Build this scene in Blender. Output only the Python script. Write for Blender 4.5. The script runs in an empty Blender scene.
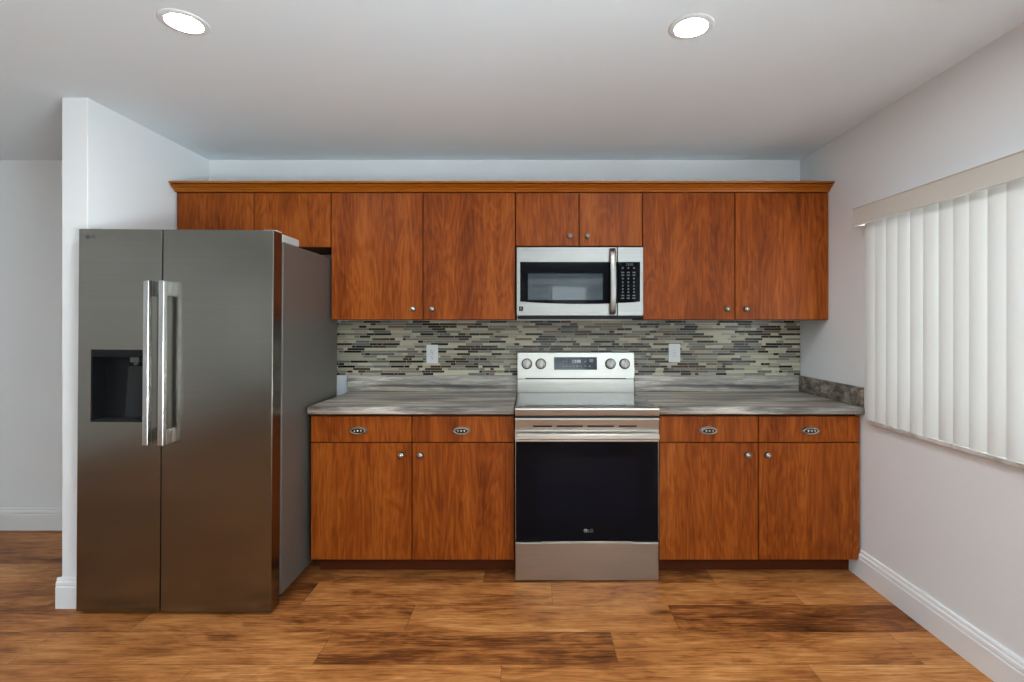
import bpy, bmesh, math, random
from mathutils import Vector, Matrix

C = bpy.context.scene
COL = C.collection
PI = math.pi
random.seed(7)

# ------------------------------------------------------------------ camera, world, exposure, window light
EYE = 1.354
cam_data = bpy.data.cameras.new('camera')
cam = bpy.data.objects.new('camera', cam_data)
COL.objects.link(cam)
cam.location = (0, 0, EYE)
cam.rotation_euler = (PI / 2, 0, 0)
cam_data.sensor_fit = 'HORIZONTAL'
cam_data.sensor_width = 36.0
cam_data.lens = 500.0 / 1024.0 * 36.0
cam_data.shift_x = -20.0 / 1024.0
cam_data.shift_y = -16.0 / 1024.0
cam_data.clip_start = 0.05
C.camera = cam

C.view_settings.view_transform = 'Standard'
C.view_settings.look = 'None'
C.view_settings.exposure = 0.82
C.view_settings.gamma = 1.0
C.view_settings.use_curve_mapping = False

world = bpy.data.worlds.new('sky')
C.world = world
world.use_nodes = True
wn = world.node_tree
wbg = wn.nodes['Background']
wbg.inputs['Color'].default_value = (0.86, 0.93, 1.0, 1)
wbg.inputs['Strength'].default_value = 3.0

CEIL = 2.446
BACK = 3.31        # kitchen back wall
RIGHT = 1.774      # window wall
REAR = -3.3        # wall behind the camera
FAR = -4.7         # far left wall of the adjoining room


def area_light(name, loc, rot, sx, sy, power, color):
    d = bpy.data.lights.new(name, 'AREA')
    d.shape = 'RECTANGLE'
    d.size, d.size_y = sx, sy
    d.energy = power
    d.color = color
    o = bpy.data.objects.new(name, d)
    o.location = loc
    o.rotation_euler = rot
    COL.objects.link(o)
    return o


# daylight outside the slider, and fill outside the added dining window
area_light('daylight_slider', (0.15, REAR - 1.15, -0.15), (PI / 2 + math.radians(68), 0, 0), 2.3, 1.8, 260, (0.79, 0.905, 1.0))
area_light('fill_dining_window', (RIGHT + 1.15, -1.25, 0.28), (0, PI / 2 + math.radians(68), 0), 1.75, 2.6, 590, (0.79, 0.905, 1.0))  # added fill, tilted up to brighten the ceiling
LAMP_STRENGTH = 170.0


# ------------------------------------------------------------------ materials
def new_mat(name):
    m = bpy.data.materials.new(name)
    m.use_nodes = True
    nt = m.node_tree
    b = nt.nodes['Principled BSDF']
    return m, nt, b


def simple(name, col, rough=0.5, metal=0.0, spec=0.5, coat=0.0):
    m, nt, b = new_mat(name)
    b.inputs['Base Color'].default_value = (*col, 1)
    b.inputs['Roughness'].default_value = rough
    b.inputs['Metallic'].default_value = metal
    b.inputs['Specular IOR Level'].default_value = spec
    b.inputs['Coat Weight'].default_value = coat
    return m


def N(nt, typ, **kw):
    n = nt.nodes.new(typ)
    for k, v in kw.items():
        if k in n.inputs:
            n.inputs[k].default_value = v
        else:
            setattr(n, k, v)
    return n


def L(nt, a, b):
    nt.links.new(a, b)


def ramp(nt, stops, interp='LINEAR'):
    r = nt.nodes.new('ShaderNodeValToRGB')
    cr = r.color_ramp
    cr.interpolation = interp
    while len(cr.elements) < len(stops):
        cr.elements.new(0.5)
    for e, (p, c) in zip(cr.elements, stops):
        e.position = p
        e.color = (*c, 1)
    return r


def math_node(nt, op, a=None, b=None, va=0.0, vb=0.0):
    n = nt.nodes.new('ShaderNodeMath')
    n.operation = op
    n.inputs[0].default_value = va
    n.inputs[1].default_value = vb
    if a is not None:
        L(nt, a, n.inputs[0])
    if b is not None:
        L(nt, b, n.inputs[1])
    return n.outputs[0]


def mix_col(nt, fac, a, b, mode='MIX', f=0.5):
    n = nt.nodes.new('ShaderNodeMix')
    n.data_type = 'RGBA'
    n.blend_type = mode
    n.inputs['Factor'].default_value = f
    if fac is not None:
        L(nt, fac, n.inputs['Factor'])
    for s, v in ((6, a), (7, b)):
        if isinstance(v, tuple):
            n.inputs[s].default_value = (*v, 1)
        else:
            L(nt, v, n.inputs[s])
    return n.outputs[2]


def bump(nt, bsdf, height, strength=0.1, dist=0.002):
    n = nt.nodes.new('ShaderNodeBump')
    n.inputs['Strength'].default_value = strength
    n.inputs['Distance'].default_value = dist
    L(nt, height, n.inputs['Height'])
    L(nt, n.outputs[0], bsdf.inputs['Normal'])


def paint(name, col, rough=0.55, scale=180, strength=0.06):
    m, nt, b = new_mat(name)
    tc = N(nt, 'ShaderNodeTexCoord')
    no = N(nt, 'ShaderNodeTexNoise', Scale=scale, Detail=3.0)
    L(nt, tc.outputs['Object'], no.inputs['Vector'])
    no2 = N(nt, 'ShaderNodeTexNoise', Scale=1.3, Detail=3.0)
    L(nt, tc.outputs['Object'], no2.inputs['Vector'])
    r = ramp(nt, [(0.3, tuple(c * 0.97 for c in col)), (0.7, col)])
    L(nt, no2.outputs['Fac'], r.inputs['Fac'])
    L(nt, r.outputs['Color'], b.inputs['Base Color'])
    b.inputs['Roughness'].default_value = rough
    bump(nt, b, no.outputs['Fac'], strength, 0.001)
    return m


def cherry(name, dark, mid, light, rough=0.38, along='Z', seed=0.0):
    """laminate with long cathedral figure running along one axis"""
    m, nt, b = new_mat(name)
    tc = N(nt, 'ShaderNodeTexCoord')
    oi = N(nt, 'ShaderNodeObjectInfo')
    off = N(nt, 'ShaderNodeVectorMath', operation='SCALE')
    comb = N(nt, 'ShaderNodeCombineXYZ')
    L(nt, oi.outputs['Random'], comb.inputs[0])
    L(nt, oi.outputs['Random'], comb.inputs[2])
    L(nt, oi.outputs['Random'], comb.inputs[1])
    L(nt, comb.outputs[0], off.inputs[0])
    off.inputs['Scale'].default_value = 37.0 + seed
    add = N(nt, 'ShaderNodeVectorMath', operation='ADD')
    L(nt, tc.outputs['Object'], add.inputs[0])
    L(nt, off.outputs[0], add.inputs[1])
    sc = {'Z': (1, 1, 0.16), 'X': (0.16, 1, 1)}[along]
    mp = N(nt, 'ShaderNodeMapping')
    mp.inputs['Scale'].default_value = sc
    L(nt, add.outputs[0], mp.inputs['Vector'])
    # broad figure: contour lines of stretched noise
    n1 = N(nt, 'ShaderNodeTexNoise', Scale=7.5, Detail=3.5, Roughness=0.6, Distortion=0.6)
    L(nt, mp.outputs[0], n1.inputs['Vector'])
    k = math_node(nt, 'MULTIPLY', n1.outputs['Fac'], vb=60.0)
    s = math_node(nt, 'SINE', k)
    s01 = math_node(nt, 'MULTIPLY_ADD', s, vb=0.5)
    nt.nodes[-1].inputs[2].default_value = 0.5
    # fibres
    mp2 = N(nt, 'ShaderNodeMapping')
    mp2.inputs['Scale'].default_value = {'Z': (1, 1, 0.045), 'X': (0.045, 1, 1)}[along]
    L(nt, add.outputs[0], mp2.inputs['Vector'])
    n2 = N(nt, 'ShaderNodeTexNoise', Scale=120.0, Detail=4.0, Roughness=0.6)
    L(nt, mp2.outputs[0], n2.inputs['Vector'])
    # slow tone changes
    n3 = N(nt, 'ShaderNodeTexNoise', Scale=9.0, Detail=3.0, Roughness=0.5)
    L(nt, mp2.outputs[0], n3.inputs['Vector'])
    a1 = math_node(nt, 'MULTIPLY', s01, vb=0.11)
    a2 = math_node(nt, 'MULTIPLY', n2.outputs['Fac'], vb=0.50)
    a3 = math_node(nt, 'MULTIPLY', n3.outputs['Fac'], vb=0.55)
    t = math_node(nt, 'ADD', math_node(nt, 'ADD', a1, a2), a3)
    r = ramp(nt, [(0.38, dark), (0.60, mid), (0.82, light)])
    L(nt, t, r.inputs['Fac'])
    L(nt, r.outputs['Color'], b.inputs['Base Color'])
    b.inputs['Roughness'].default_value = rough
    b.inputs['Specular IOR Level'].default_value = 0.15
    bump(nt, b, n2.outputs['Fac'], 0.05, 0.001)
    return m


def steel(name, col, rough=0.28, aniso=0.6, brush='X', vary=0.05):
    m, nt, b = new_mat(name)
    tc = N(nt, 'ShaderNodeTexCoord')
    mp = N(nt, 'ShaderNodeMapping')
    mp.inputs['Scale'].default_value = {'X': (1.2, 1.2, 420), 'Z': (420, 420, 1.2)}[brush]
    L(nt, tc.outputs['Object'], mp.inputs['Vector'])
    no = N(nt, 'ShaderNodeTexNoise', Scale=1.0, Detail=3.0)
    L(nt, mp.outputs[0], no.inputs['Vector'])
    r = ramp(nt, [(0.3, tuple(c * (1 - vary) for c in col)), (0.7, tuple(min(1, c * (1 + vary)) for c in col))])
    L(nt, no.outputs['Fac'], r.inputs['Fac'])
    L(nt, r.outputs['Color'], b.inputs['Base Color'])
    b.inputs['Metallic'].default_value = 1.0
    b.inputs['Roughness'].default_value = rough
    if aniso:
        b.inputs['Anisotropic'].default_value = aniso
        tg = N(nt, 'ShaderNodeTangent')
        tg.direction_type = 'RADIAL'
        tg.axis = 'Z'
        L(nt, tg.outputs[0], b.inputs['Tangent'])
    bump(nt, b, no.outputs['Fac'], 0.03, 0.0005)
    return m


def emit(name, col, s):
    m = bpy.data.materials.new(name)
    m.use_nodes = True
    nt = m.node_tree
    nt.nodes.remove(nt.nodes['Principled BSDF'])
    e = N(nt, 'ShaderNodeEmission')
    e.inputs['Color'].default_value = (*col, 1)
    e.inputs['Strength'].default_value = s
    L(nt, e.outputs[0], nt.nodes['Material Output'].inputs['Surface'])
    return m


def laminate_stone(name, turn=0.0, tint=1.0):
    m, nt, b = new_mat(name)
    tc = N(nt, 'ShaderNodeTexCoord')
    mp = N(nt, 'ShaderNodeMapping')
    mp.inputs['Scale'].default_value = (0.32, 3.6, 4.6)
    mp.inputs['Rotation'].default_value = (0.0, 0.06, 0.05 + turn)
    L(nt, tc.outputs['Object'], mp.inputs['Vector'])
    warp = N(nt, 'ShaderNodeTexNoise', Scale=3.4, Detail=4.0)
    L(nt, mp.outputs[0], warp.inputs['Vector'])
    addv = N(nt, 'ShaderNodeVectorMath', operation='MULTIPLY_ADD')
    addv.inputs[1].default_value = (0.55, 0.55, 0.55)
    L(nt, warp.outputs['Color'], addv.inputs[0])
    L(nt, mp.outputs[0], addv.inputs[2])
    n1 = N(nt, 'ShaderNodeTexNoise', Scale=5.0, Detail=7.0, Roughness=0.62)
    L(nt, addv.outputs[0], n1.inputs['Vector'])
    r = ramp(nt, [(0.30, (0.045, 0.040, 0.038)), (0.42, (0.15, 0.138, 0.126)), (0.49, (0.28, 0.258, 0.23)),
                  (0.55, (0.43, 0.39, 0.335)), (0.62, (0.62, 0.57, 0.51)), (0.74, (0.78, 0.74, 0.68))])
    L(nt, n1.outputs['Fac'], r.inputs['Fac'])
    n2 = N(nt, 'ShaderNodeTexNoise', Scale=2.4, Detail=5.0, Roughness=0.6)
    L(nt, addv.outputs[0], n2.inputs['Vector'])
    r2 = ramp(nt, [(0.485, (0, 0, 0)), (0.5, (1, 1, 1)), (0.515, (0, 0, 0))])
    L(nt, n2.outputs['Fac'], r2.inputs['Fac'])
    vein = mix_col(nt, math_node(nt, 'MULTIPLY', r2.outputs['Color'], vb=0.35), r.outputs['Color'], (0.09, 0.085, 0.09))
    n4 = N(nt, 'ShaderNodeTexNoise', Scale=3.0, Detail=2.0)
    L(nt, addv.outputs[0], n4.inputs['Vector'])
    r4 = ramp(nt, [(0.45, (1, 1, 1)), (0.62, (0.95, 0.86, 0.76))])
    L(nt, n4.outputs['Fac'], r4.inputs['Fac'])
    c = mix_col(nt, None, vein, r4.outputs['Color'], 'MULTIPLY', 1.0)
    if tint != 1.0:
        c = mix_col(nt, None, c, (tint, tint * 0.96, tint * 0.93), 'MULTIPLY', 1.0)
    L(nt, c, b.inputs['Base Color'])
    b.inputs['Roughness'].default_value = 0.3
    b.inputs['Specular IOR Level'].default_value = 0.3
    return m


def marble(name):
    m, nt, b = new_mat(name)
    tc = N(nt, 'ShaderNodeTexCoord')
    n1 = N(nt, 'ShaderNodeTexNoise', Scale=9.0, Detail=6.0, Roughness=0.65, Distortion=0.8)
    L(nt, tc.outputs['Object'], n1.inputs['Vector'])
    r = ramp(nt, [(0.30, (0.36, 0.33, 0.30)), (0.45, (0.62, 0.60, 0.57)), (0.60, (0.78, 0.77, 0.75))])
    L(nt, n1.outputs['Fac'], r.inputs['Fac'])
    L(nt, r.outputs['Color'], b.inputs['Base Color'])
    b.inputs['Roughness'].default_value = 0.3
    return m


def vinyl_planks(name):
    m, nt, b = new_mat(name)
    uv = N(nt, 'ShaderNodeUVMap')
    uv.uv_map = 'plank'
    at = N(nt, 'ShaderNodeAttribute')
    at.attribute_name = 'tone'
    tc = N(nt, 'ShaderNodeTexCoord')
    sep = N(nt, 'ShaderNodeSeparateColor')
    L(nt, at.outputs['Color'], sep.inputs[0])
    tone, rnd = sep.outputs[0], sep.outputs[1]
    comb = N(nt, 'ShaderNodeCombineXYZ')
    L(nt, math_node(nt, 'MULTIPLY', rnd, vb=31.0), comb.inputs[0])
    L(nt, math_node(nt, 'MULTIPLY', rnd, vb=17.0), comb.inputs[1])
    add = N(nt, 'ShaderNodeVectorMath', operation='ADD')
    L(nt, tc.outputs['Object'], add.inputs[0])
    L(nt, comb.outputs[0], add.inputs[1])
    mp = N(nt, 'ShaderNodeMapping')
    mp.inputs['Scale'].default_value = (0.22, 1.0, 1.0)
    L(nt, add.outputs[0], mp.inputs['Vector'])
    n1 = N(nt, 'ShaderNodeTexNoise', Scale=9.0, Detail=4.0, Roughness=0.6, Distortion=0.9)
    L(nt, mp.outputs[0], n1.inputs['Vector'])
    s = math_node(nt, 'SINE', math_node(nt, 'MULTIPLY', n1.outputs['Fac'], vb=34.0))
    mp2 = N(nt, 'ShaderNodeMapping')
    mp2.inputs['Scale'].default_value = (0.05, 1.0, 1.0)
    L(nt, add.outputs[0], mp2.inputs['Vector'])
    n2 = N(nt, 'ShaderNodeTexNoise', Scale=85.0, Detail=5.0, Roughness=0.65)
    L(nt, mp2.outputs[0], n2.inputs['Vector'])
    mp3 = N(nt, 'ShaderNodeMapping')
    mp3.inputs['Scale'].default_value = (0.30, 1.0, 1.0)
    L(nt, add.outputs[0], mp3.inputs['Vector'])
    n3 = N(nt, 'ShaderNodeTexNoise', Scale=7.0, Detail=4.0, Roughness=0.6)
    L(nt, mp3.outputs[0], n3.inputs['Vector'])
    t = math_node(nt, 'MULTIPLY', s, vb=0.045)
    t = math_node(nt, 'ADD', t, math_node(nt, 'MULTIPLY', n2.outputs['Fac'], vb=0.56))
    t = math_node(nt, 'ADD', t, math_node(nt, 'MULTIPLY', n3.outputs['Fac'], vb=0.75))
    t = math_node(nt, 'ADD', t, math_node(nt, 'MULTIPLY_ADD', tone, vb=0.34))
    nt.nodes[-2].inputs[2].default_value = -0.28
    r = ramp(nt, [(0.26, (0.052, 0.016, 0.005)), (0.41, (0.185, 0.059, 0.015)), (0.55, (0.385, 0.138, 0.036)),
                  (0.71, (0.54, 0.225, 0.066)), (0.88, (0.67, 0.345, 0.135))])
    L(nt, t, r.inputs['Fac'])
    # knots
    vo = N(nt, 'ShaderNodeTexVoronoi', Scale=3.1)
    mpk = N(nt, 'ShaderNodeMapping')
    mpk.inputs['Scale'].default_value = (0.55, 1.5, 1.0)
    L(nt, add.outputs[0], mpk.inputs['Vector'])
    nk = N(nt, 'ShaderNodeTexNoise', Scale=16.0, Detail=3.0)
    L(nt, add.outputs[0], nk.inputs['Vector'])
    L(nt, mpk.outputs[0], vo.inputs['Vector'])
    kd = math_node(nt, 'ADD', vo.outputs['Distance'], math_node(nt, 'MULTIPLY', nk.outputs['Fac'], vb=0.16))
    rk = ramp(nt, [(0.10, (0.20, 0.15, 0.12)), (0.17, (0.60, 0.52, 0.46)), (0.26, (1, 1, 1))])
    L(nt, kd, rk.inputs['Fac'])
    c = mix_col(nt, None, r.outputs['Color'], rk.outputs['Color'], 'MULTIPLY', 0.8)
    mp4 = N(nt, 'ShaderNodeMapping')
    mp4.inputs['Scale'].default_value = (0.035, 1.0, 1.0)
    L(nt, add.outputs[0], mp4.inputs['Vector'])
    n5 = N(nt, 'ShaderNodeTexNoise', Scale=210.0, Detail=3.0, Roughness=0.6)
    L(nt, mp4.outputs[0], n5.inputs['Vector'])
    r5 = ramp(nt, [(0.36, (0.52, 0.46, 0.42)), (0.50, (1, 1, 1))])
    L(nt, n5.outputs['Fac'], r5.inputs['Fac'])
    c = mix_col(nt, None, c, r5.outputs['Color'], 'MULTIPLY', 0.8)
    # seams between planks
    sx = N(nt, 'ShaderNodeSeparateXYZ')
    L(nt, uv.outputs[0], sx.inputs[0])
    du = math_node(nt, 'MINIMUM', sx.outputs[0], math_node(nt, 'SUBTRACT', None, sx.outputs[0], va=PLANK_L))
    dv = math_node(nt, 'MINIMUM', sx.outputs[1], math_node(nt, 'SUBTRACT', None, sx.outputs[1], va=PLANK_W))
    d = math_node(nt, 'MINIMUM', du, dv)
    lt = math_node(nt, 'LESS_THAN', d, vb=0.0016)
    c = mix_col(nt, math_node(nt, 'MULTIPLY', lt, vb=0.40), c, (0.03, 0.015, 0.008))
    L(nt, c, b.inputs['Base Color'])
    rr = math_node(nt, 'MULTIPLY_ADD', n2.outputs['Fac'], vb=0.18)
    nt.nodes[-1].inputs[2].default_value = 0.36
    L(nt, rr, b.inputs['Roughness'])
    b.inputs['Specular IOR Level'].default_value = 0.22
    bump(nt, b, n2.outputs['Fac'], 0.08, 0.001)
    return m


def thin_glass(name):
    m = bpy.data.materials.new(name)
    m.use_nodes = True
    nt = m.node_tree
    nt.nodes.remove(nt.nodes['Principled BSDF'])
    tr = N(nt, 'ShaderNodeBsdfTransparent')
    tr.inputs[0].default_value = (0.93, 0.96, 0.95, 1)
    gl = N(nt, 'ShaderNodeBsdfGlossy')
    gl.inputs['Roughness'].default_value = 0.02
    fr = N(nt, 'ShaderNodeFresnel')
    fr.inputs['IOR'].default_value = 1.45
    mx = N(nt, 'ShaderNodeMixShader')
    ge = N(nt, 'ShaderNodeNewGeometry')
    front = math_node(nt, 'SUBTRACT', None, ge.outputs['Backfacing'], va=1.0)
    L(nt, math_node(nt, 'MULTIPLY', fr.outputs[0], front), mx.inputs[0])
    L(nt, tr.outputs[0], mx.inputs[1])
    L(nt, gl.outputs[0], mx.inputs[2])
    L(nt, mx.outputs[0], nt.nodes['Material Output'].inputs['Surface'])
    return m


def vane_fabric(name):
    m = bpy.data.materials.new(name)
    m.use_nodes = True
    nt = m.node_tree
    nt.nodes.remove(nt.nodes['Principled BSDF'])
    di = N(nt, 'ShaderNodeBsdfDiffuse')
    di.inputs[0].default_value = (0.66, 0.65, 0.625, 1)
    tl = N(nt, 'ShaderNodeBsdfTranslucent')
    tl.inputs[0].default_value = (0.80, 0.79, 0.76, 1)
    mx = N(nt, 'ShaderNodeMixShader')
    mx.inputs[0].default_value = 0.06
    L(nt, di.outputs[0], mx.inputs[1])
    L(nt, tl.outputs[0], mx.inputs[2])
    L(nt, mx.outputs[0], nt.nodes['Material Output'].inputs['Surface'])
    return m


PLANK_L, PLANK_W = 1.22, 0.211
M = {}
M['wall'] = paint('wall_paint', (0.80, 0.805, 0.81))
M['rear_wall'] = paint('rear_wall_darkened', (0.36, 0.355, 0.34))  # unseen wall, made darker to dim its reflection in the steel
M['ceiling'] = paint('ceiling_paint', (0.84, 0.915, 0.965), 0.7, 90, 0.10)
M['trim'] = simple('trim_paint', (0.80, 0.80, 0.80), 0.35)
M['floor'] = vinyl_planks('vinyl_planks')
M['cherry'] = cherry('cherry_laminate', (0.115, 0.019, 0.0015), (0.246, 0.052, 0.0042), (0.365, 0.100, 0.0135), 0.46)
M['crown'] = cherry('cherry_moulding', (0.25, 0.062, 0.004), (0.33, 0.088, 0.007), (0.39, 0.115, 0.011), 0.34, 'X')
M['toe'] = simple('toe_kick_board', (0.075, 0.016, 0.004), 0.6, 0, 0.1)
M['carcass'] = simple('carcass_gap_shade', (0.075, 0.014, 0.003), 0.6, 0, 0.15)  # darker than the doors: shade of the gaps put into the colour
M['bead'] = simple('polished_bead', (0.62, 0.59, 0.54), 0.2, 1.0)
M['stone'] = laminate_stone('streaked_stone_laminate')
M['steel'] = steel('brushed_steel', (0.41, 0.382, 0.345), 0.32, 0.2)
M['micro_steel'] = steel('microwave_steel', (0.27, 0.258, 0.242), 0.36, 0.2)
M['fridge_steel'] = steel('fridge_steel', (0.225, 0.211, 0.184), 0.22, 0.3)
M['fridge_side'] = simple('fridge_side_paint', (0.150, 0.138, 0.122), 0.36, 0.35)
M['handle_steel'] = steel('handle_steel', (0.50, 0.49, 0.47), 0.25, 0.0, 'Z')
M['black_glass'] = simple('black_glass', (0.004, 0.004, 0.006), 0.05, 0, 0.07)
M['cook_glass'] = simple('cooktop_glass', (0.012, 0.012, 0.013), 0.07, 0, 0.6)
M['micro_glass'] = simple('microwave_window', (0.028, 0.040, 0.050), 0.03, 0, 0.6)
M['black_plastic'] = simple('black_plastic', (0.008, 0.008, 0.009), 0.4, 0, 0.15)
M['dark_plastic'] = simple('dark_plastic', (0.018, 0.019, 0.021), 0.3, 0, 0.25)
M['grey_plastic'] = simple('grey_plastic', (0.46, 0.46, 0.45), 0.45)
M['display'] = simple('display_glass', (0.020, 0.028, 0.040), 0.08)
M['print'] = simple('panel_print', (0.15, 0.16, 0.18), 0.5)
M['digits'] = emit('lit_digits', (0.75, 0.85, 1.0), 0.55)
M['logo_dark'] = simple('logo_print', (0.05, 0.05, 0.05), 0.4)
M['logo_grey'] = simple('logo_grey', (0.16, 0.16, 0.17), 0.4)
M['key_print'] = simple('key_print', (0.085, 0.09, 0.095), 0.5)
M['knob_grey'] = simple('knob_satin', (0.52, 0.50, 0.47), 0.4, 0.35)
M['nozzle'] = simple('nozzle_grey', (0.09, 0.09, 0.09), 0.35)
M['pewter'] = simple('antique_pewter', (0.36, 0.325, 0.28), 0.30, 1.0)
M['patina'] = simple('dark_patina', (0.045, 0.036, 0.030), 0.35, 0.7)
M['plate'] = simple('outlet_plastic', (0.68, 0.67, 0.66), 0.4)
M['slot'] = simple('outlet_slot', (0.05, 0.05, 0.05), 0.6)
M['valance'] = simple('valance_vinyl', (0.60, 0.56, 0.50), 0.5)
M['vane'] = vane_fabric('vane_fabric')
M['glass'] = thin_glass('window_glass')
M['frame'] = simple('window_frame_white', (0.72, 0.73, 0.73), 0.4)
M['sill'] = marble('marble_sill')
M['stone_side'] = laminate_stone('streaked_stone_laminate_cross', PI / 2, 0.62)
M['lens'] = emit('lamp_lens', (0.96, 0.985, 1.0), LAMP_STRENGTH)
M['ring'] = simple('lamp_ring', (0.78, 0.80, 0.81), 0.55)
M['grout'] = simple('grout', (0.46, 0.42, 0.35), 0.8)
TILES = []
for nm, c, r in (('tile_cream', (0.46, 0.42, 0.305), 0.22), ('tile_sand', (0.35, 0.315, 0.225), 0.25),
                 ('tile_taupe', (0.205, 0.18, 0.14), 0.2), ('tile_slate', (0.13, 0.135, 0.125), 0.15),
                 ('tile_brown', (0.055, 0.034, 0.021), 0.12), ('tile_black', (0.018, 0.015, 0.012), 0.10),
                 ('tile_rust', (0.16, 0.10, 0.065), 0.2)):
    TILES.append(simple(nm, c, r + 0.12, 0.0, 0.2))


# ------------------------------------------------------------------ mesh helpers (everything in metres, world coordinates)
class B:
    def __init__(self):
        self.bm = bmesh.new()

    def box(self, x0, x1, y0, y1, z0, z1, bev=0.0, seg=2, mi=0):
        t = bmesh.new()
        bmesh.ops.create_cube(t, size=1.0)
        for v in t.verts:
            v.co = Vector(((x0 + x1) / 2 + v.co.x * (x1 - x0), (y0 + y1) / 2 + v.co.y * (y1 - y0), (z0 + z1) / 2 + v.co.z * (z1 - z0)))
        if bev:
            bmesh.ops.bevel(t, geom=t.edges[:], offset=bev, segments=seg, affect='EDGES', profile=0.5)
        return self._merge(t, mi)

    def _merge(self, t, mi=0, smooth=False):
        for f in t.faces:
            f.material_index = mi
            if smooth:
                f.smooth = True
        me = bpy.data.meshes.new('tmp')
        t.to_mesh(me)
        t.free()
        n0 = len(self.bm.faces)
        self.bm.from_mesh(me)
        bpy.data.meshes.remove(me)
        return self

    def prism(self, pts, axis, a, b, mi=0, smooth=False):
        """polygon of 2-D points swept from a to b along an axis; points are the two other axes in xyz order"""
        t = bmesh.new()
        mk = {'x': lambda p, s: (s, p[0], p[1]), 'y': lambda p, s: (p[0], s, p[1]), 'z': lambda p, s: (p[0], p[1], s)}[axis]
        va = [t.verts.new(mk(p, a)) for p in pts]
        vb = [t.verts.new(mk(p, b)) for p in pts]
        n = len(pts)
        t.faces.new(va)
        t.faces.new(vb[::-1])
        for i in range(n):
            t.faces.new((va[i], vb[i], vb[(i + 1) % n], va[(i + 1) % n]))
        bmesh.ops.recalc_face_normals(t, faces=t.faces[:])
        return self._merge(t, mi, smooth)

    def lathe(self, prof, c, direction='-y', seg=24, mi=0, sx=1.0, sz=1.0):
        """profile of (radius, height) turned about an axis through c"""
        t = bmesh.new()
        rings = []
        for r, h in prof:
            ring = []
            for i in range(seg):
                a = 2 * PI * i / seg
                u, w = r * math.cos(a) * sx, r * math.sin(a) * sz
                if direction == '-y':
                    p = (c[0] + u, c[1] - h, c[2] + w)
                elif direction == 'z':
                    p = (c[0] + u, c[1] + w, c[2] + h)
                else:
                    p = (c[0] + u, c[1] + w, c[2] - h)
                ring.append(t.verts.new(p))
            rings.append(ring)
        for a, b in zip(rings, rings[1:]):
            for i in range(seg):
                t.faces.new((a[i], a[(i + 1) % seg], b[(i + 1) % seg], b[i]))
        if prof[0][0] > 1e-5:
            t.faces.new(rings[0])
        if prof[-1][0] > 1e-5:
            t.faces.new(rings[-1])
        bmesh.ops.remove_doubles(t, verts=t.verts[:], dist=1e-6)
        bmesh.ops.recalc_face_normals(t, faces=t.faces[:])
        return self._merge(t, mi, True)

    def sweep(self, path, w, d, mi=0):
        """flat bar of width w (x) and depth d following a path of (y, z) points at x centre; path: list of (x,y,z)"""
        t = bmesh.new()
        rings = []
        n = len(path)
        for i, p in enumerate(path):
            a = Vector(path[max(0, i - 1)])
            b = Vector(path[min(n - 1, i + 1)])
            tan = (b - a).normalized()
            side = Vector((1, 0, 0))
            out = tan.cross(side).normalized()
            ring = []
            for k in range(12):
                ang = 2 * PI * k / 12
                cx, cy = math.cos(ang), math.sin(ang)
                e = 0.45
                ux = math.copysign(abs(cx) ** e, cx) * w / 2
                uy = math.copysign(abs(cy) ** e, cy) * d / 2
                ring.append(t.verts.new(Vector(p) + side * ux + out * uy))
            rings.append(ring)
        for a, b in zip(rings, rings[1:]):
            for k in range(12):
                t.faces.new((a[k], a[(k + 1) % 12], b[(k + 1) % 12], b[k]))
        t.faces.new(rings[0])
        t.faces.new(rings[-1])
        bmesh.ops.recalc_face_normals(t, faces=t.faces[:])
        return self._merge(t, mi, True)

    def mesh(self, me, matrix, mi=0):
        t = bmesh.new()
        t.from_mesh(me)
        bmesh.ops.transform(t, matrix=matrix, verts=t.verts[:])
        return self._merge(t, mi)


ORG = {}


def link(name, b, mats, parent=None, origin=None):
    """one mesh object; vertices arrive in world metres"""
    o0 = Vector(origin) if origin is not None else (ORG[parent] if parent is not None else Vector((0, 0, 0)))
    bm = b.bm
    bmesh.ops.translate(bm, vec=-o0, verts=bm.verts[:])
    me = bpy.data.meshes.new(name)
    bm.to_mesh(me)
    bm.free()
    for m in (mats if isinstance(mats, (list, tuple)) else [mats]):
        me.materials.append(m)
    o = bpy.data.objects.new(name, me)
    COL.objects.link(o)
    ORG[o] = o0
    if parent is not None:
        o.parent = parent
        o.location = o0 - ORG[parent]
    else:
        o.location = o0
    return o


def place(name, mesh, parent, at):
    """another object sharing a finished mesh, set at a world point"""
    o = bpy.data.objects.new(name, mesh)
    COL.objects.link(o)
    ORG[o] = Vector(at)
    o.parent = parent
    o.location = Vector(at) - ORG[parent]
    return o


def thing(name, label, cat, loc, group=None):
    o = bpy.data.objects.new(name, None)
    o.empty_display_size = 0.05
    COL.objects.link(o)
    o.location = loc
    ORG[o] = Vector(loc)
    return tag(o, label, cat, group)


def tag(o, label, cat, group=None):
    o['label'] = label
    o['category'] = cat
    if group:
        o['group'] = group
    return o


def struct(name, b, mat, origin=None, label=None):
    o = link(name, b, mat, None, origin)
    o['kind'] = 'structure'
    if label:
        o['label'] = label
    return o


def mesh_of(b, mats, name):
    me = bpy.data.meshes.new(name)
    b.bm.to_mesh(me)
    b.bm.free()
    for m in mats:
        me.materials.append(m)
    return me


def text_mesh(body, size, extrude=0.0005):
    cu = bpy.data.curves.new('lettering', 'FONT')
    cu.body = body
    cu.size = size
    cu.extrude = extrude
    cu.align_x = 'CENTER'
    cu.align_y = 'CENTER'
    ob = bpy.data.objects.new('lettering', cu)
    COL.objects.link(ob)
    bpy.context.view_layer.update()
    dg = bpy.context.evaluated_depsgraph_get()
    me = bpy.data.meshes.new_from_object(ob.evaluated_get(dg))
    bpy.data.objects.remove(ob)
    bpy.data.curves.remove(cu)
    return me


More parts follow.
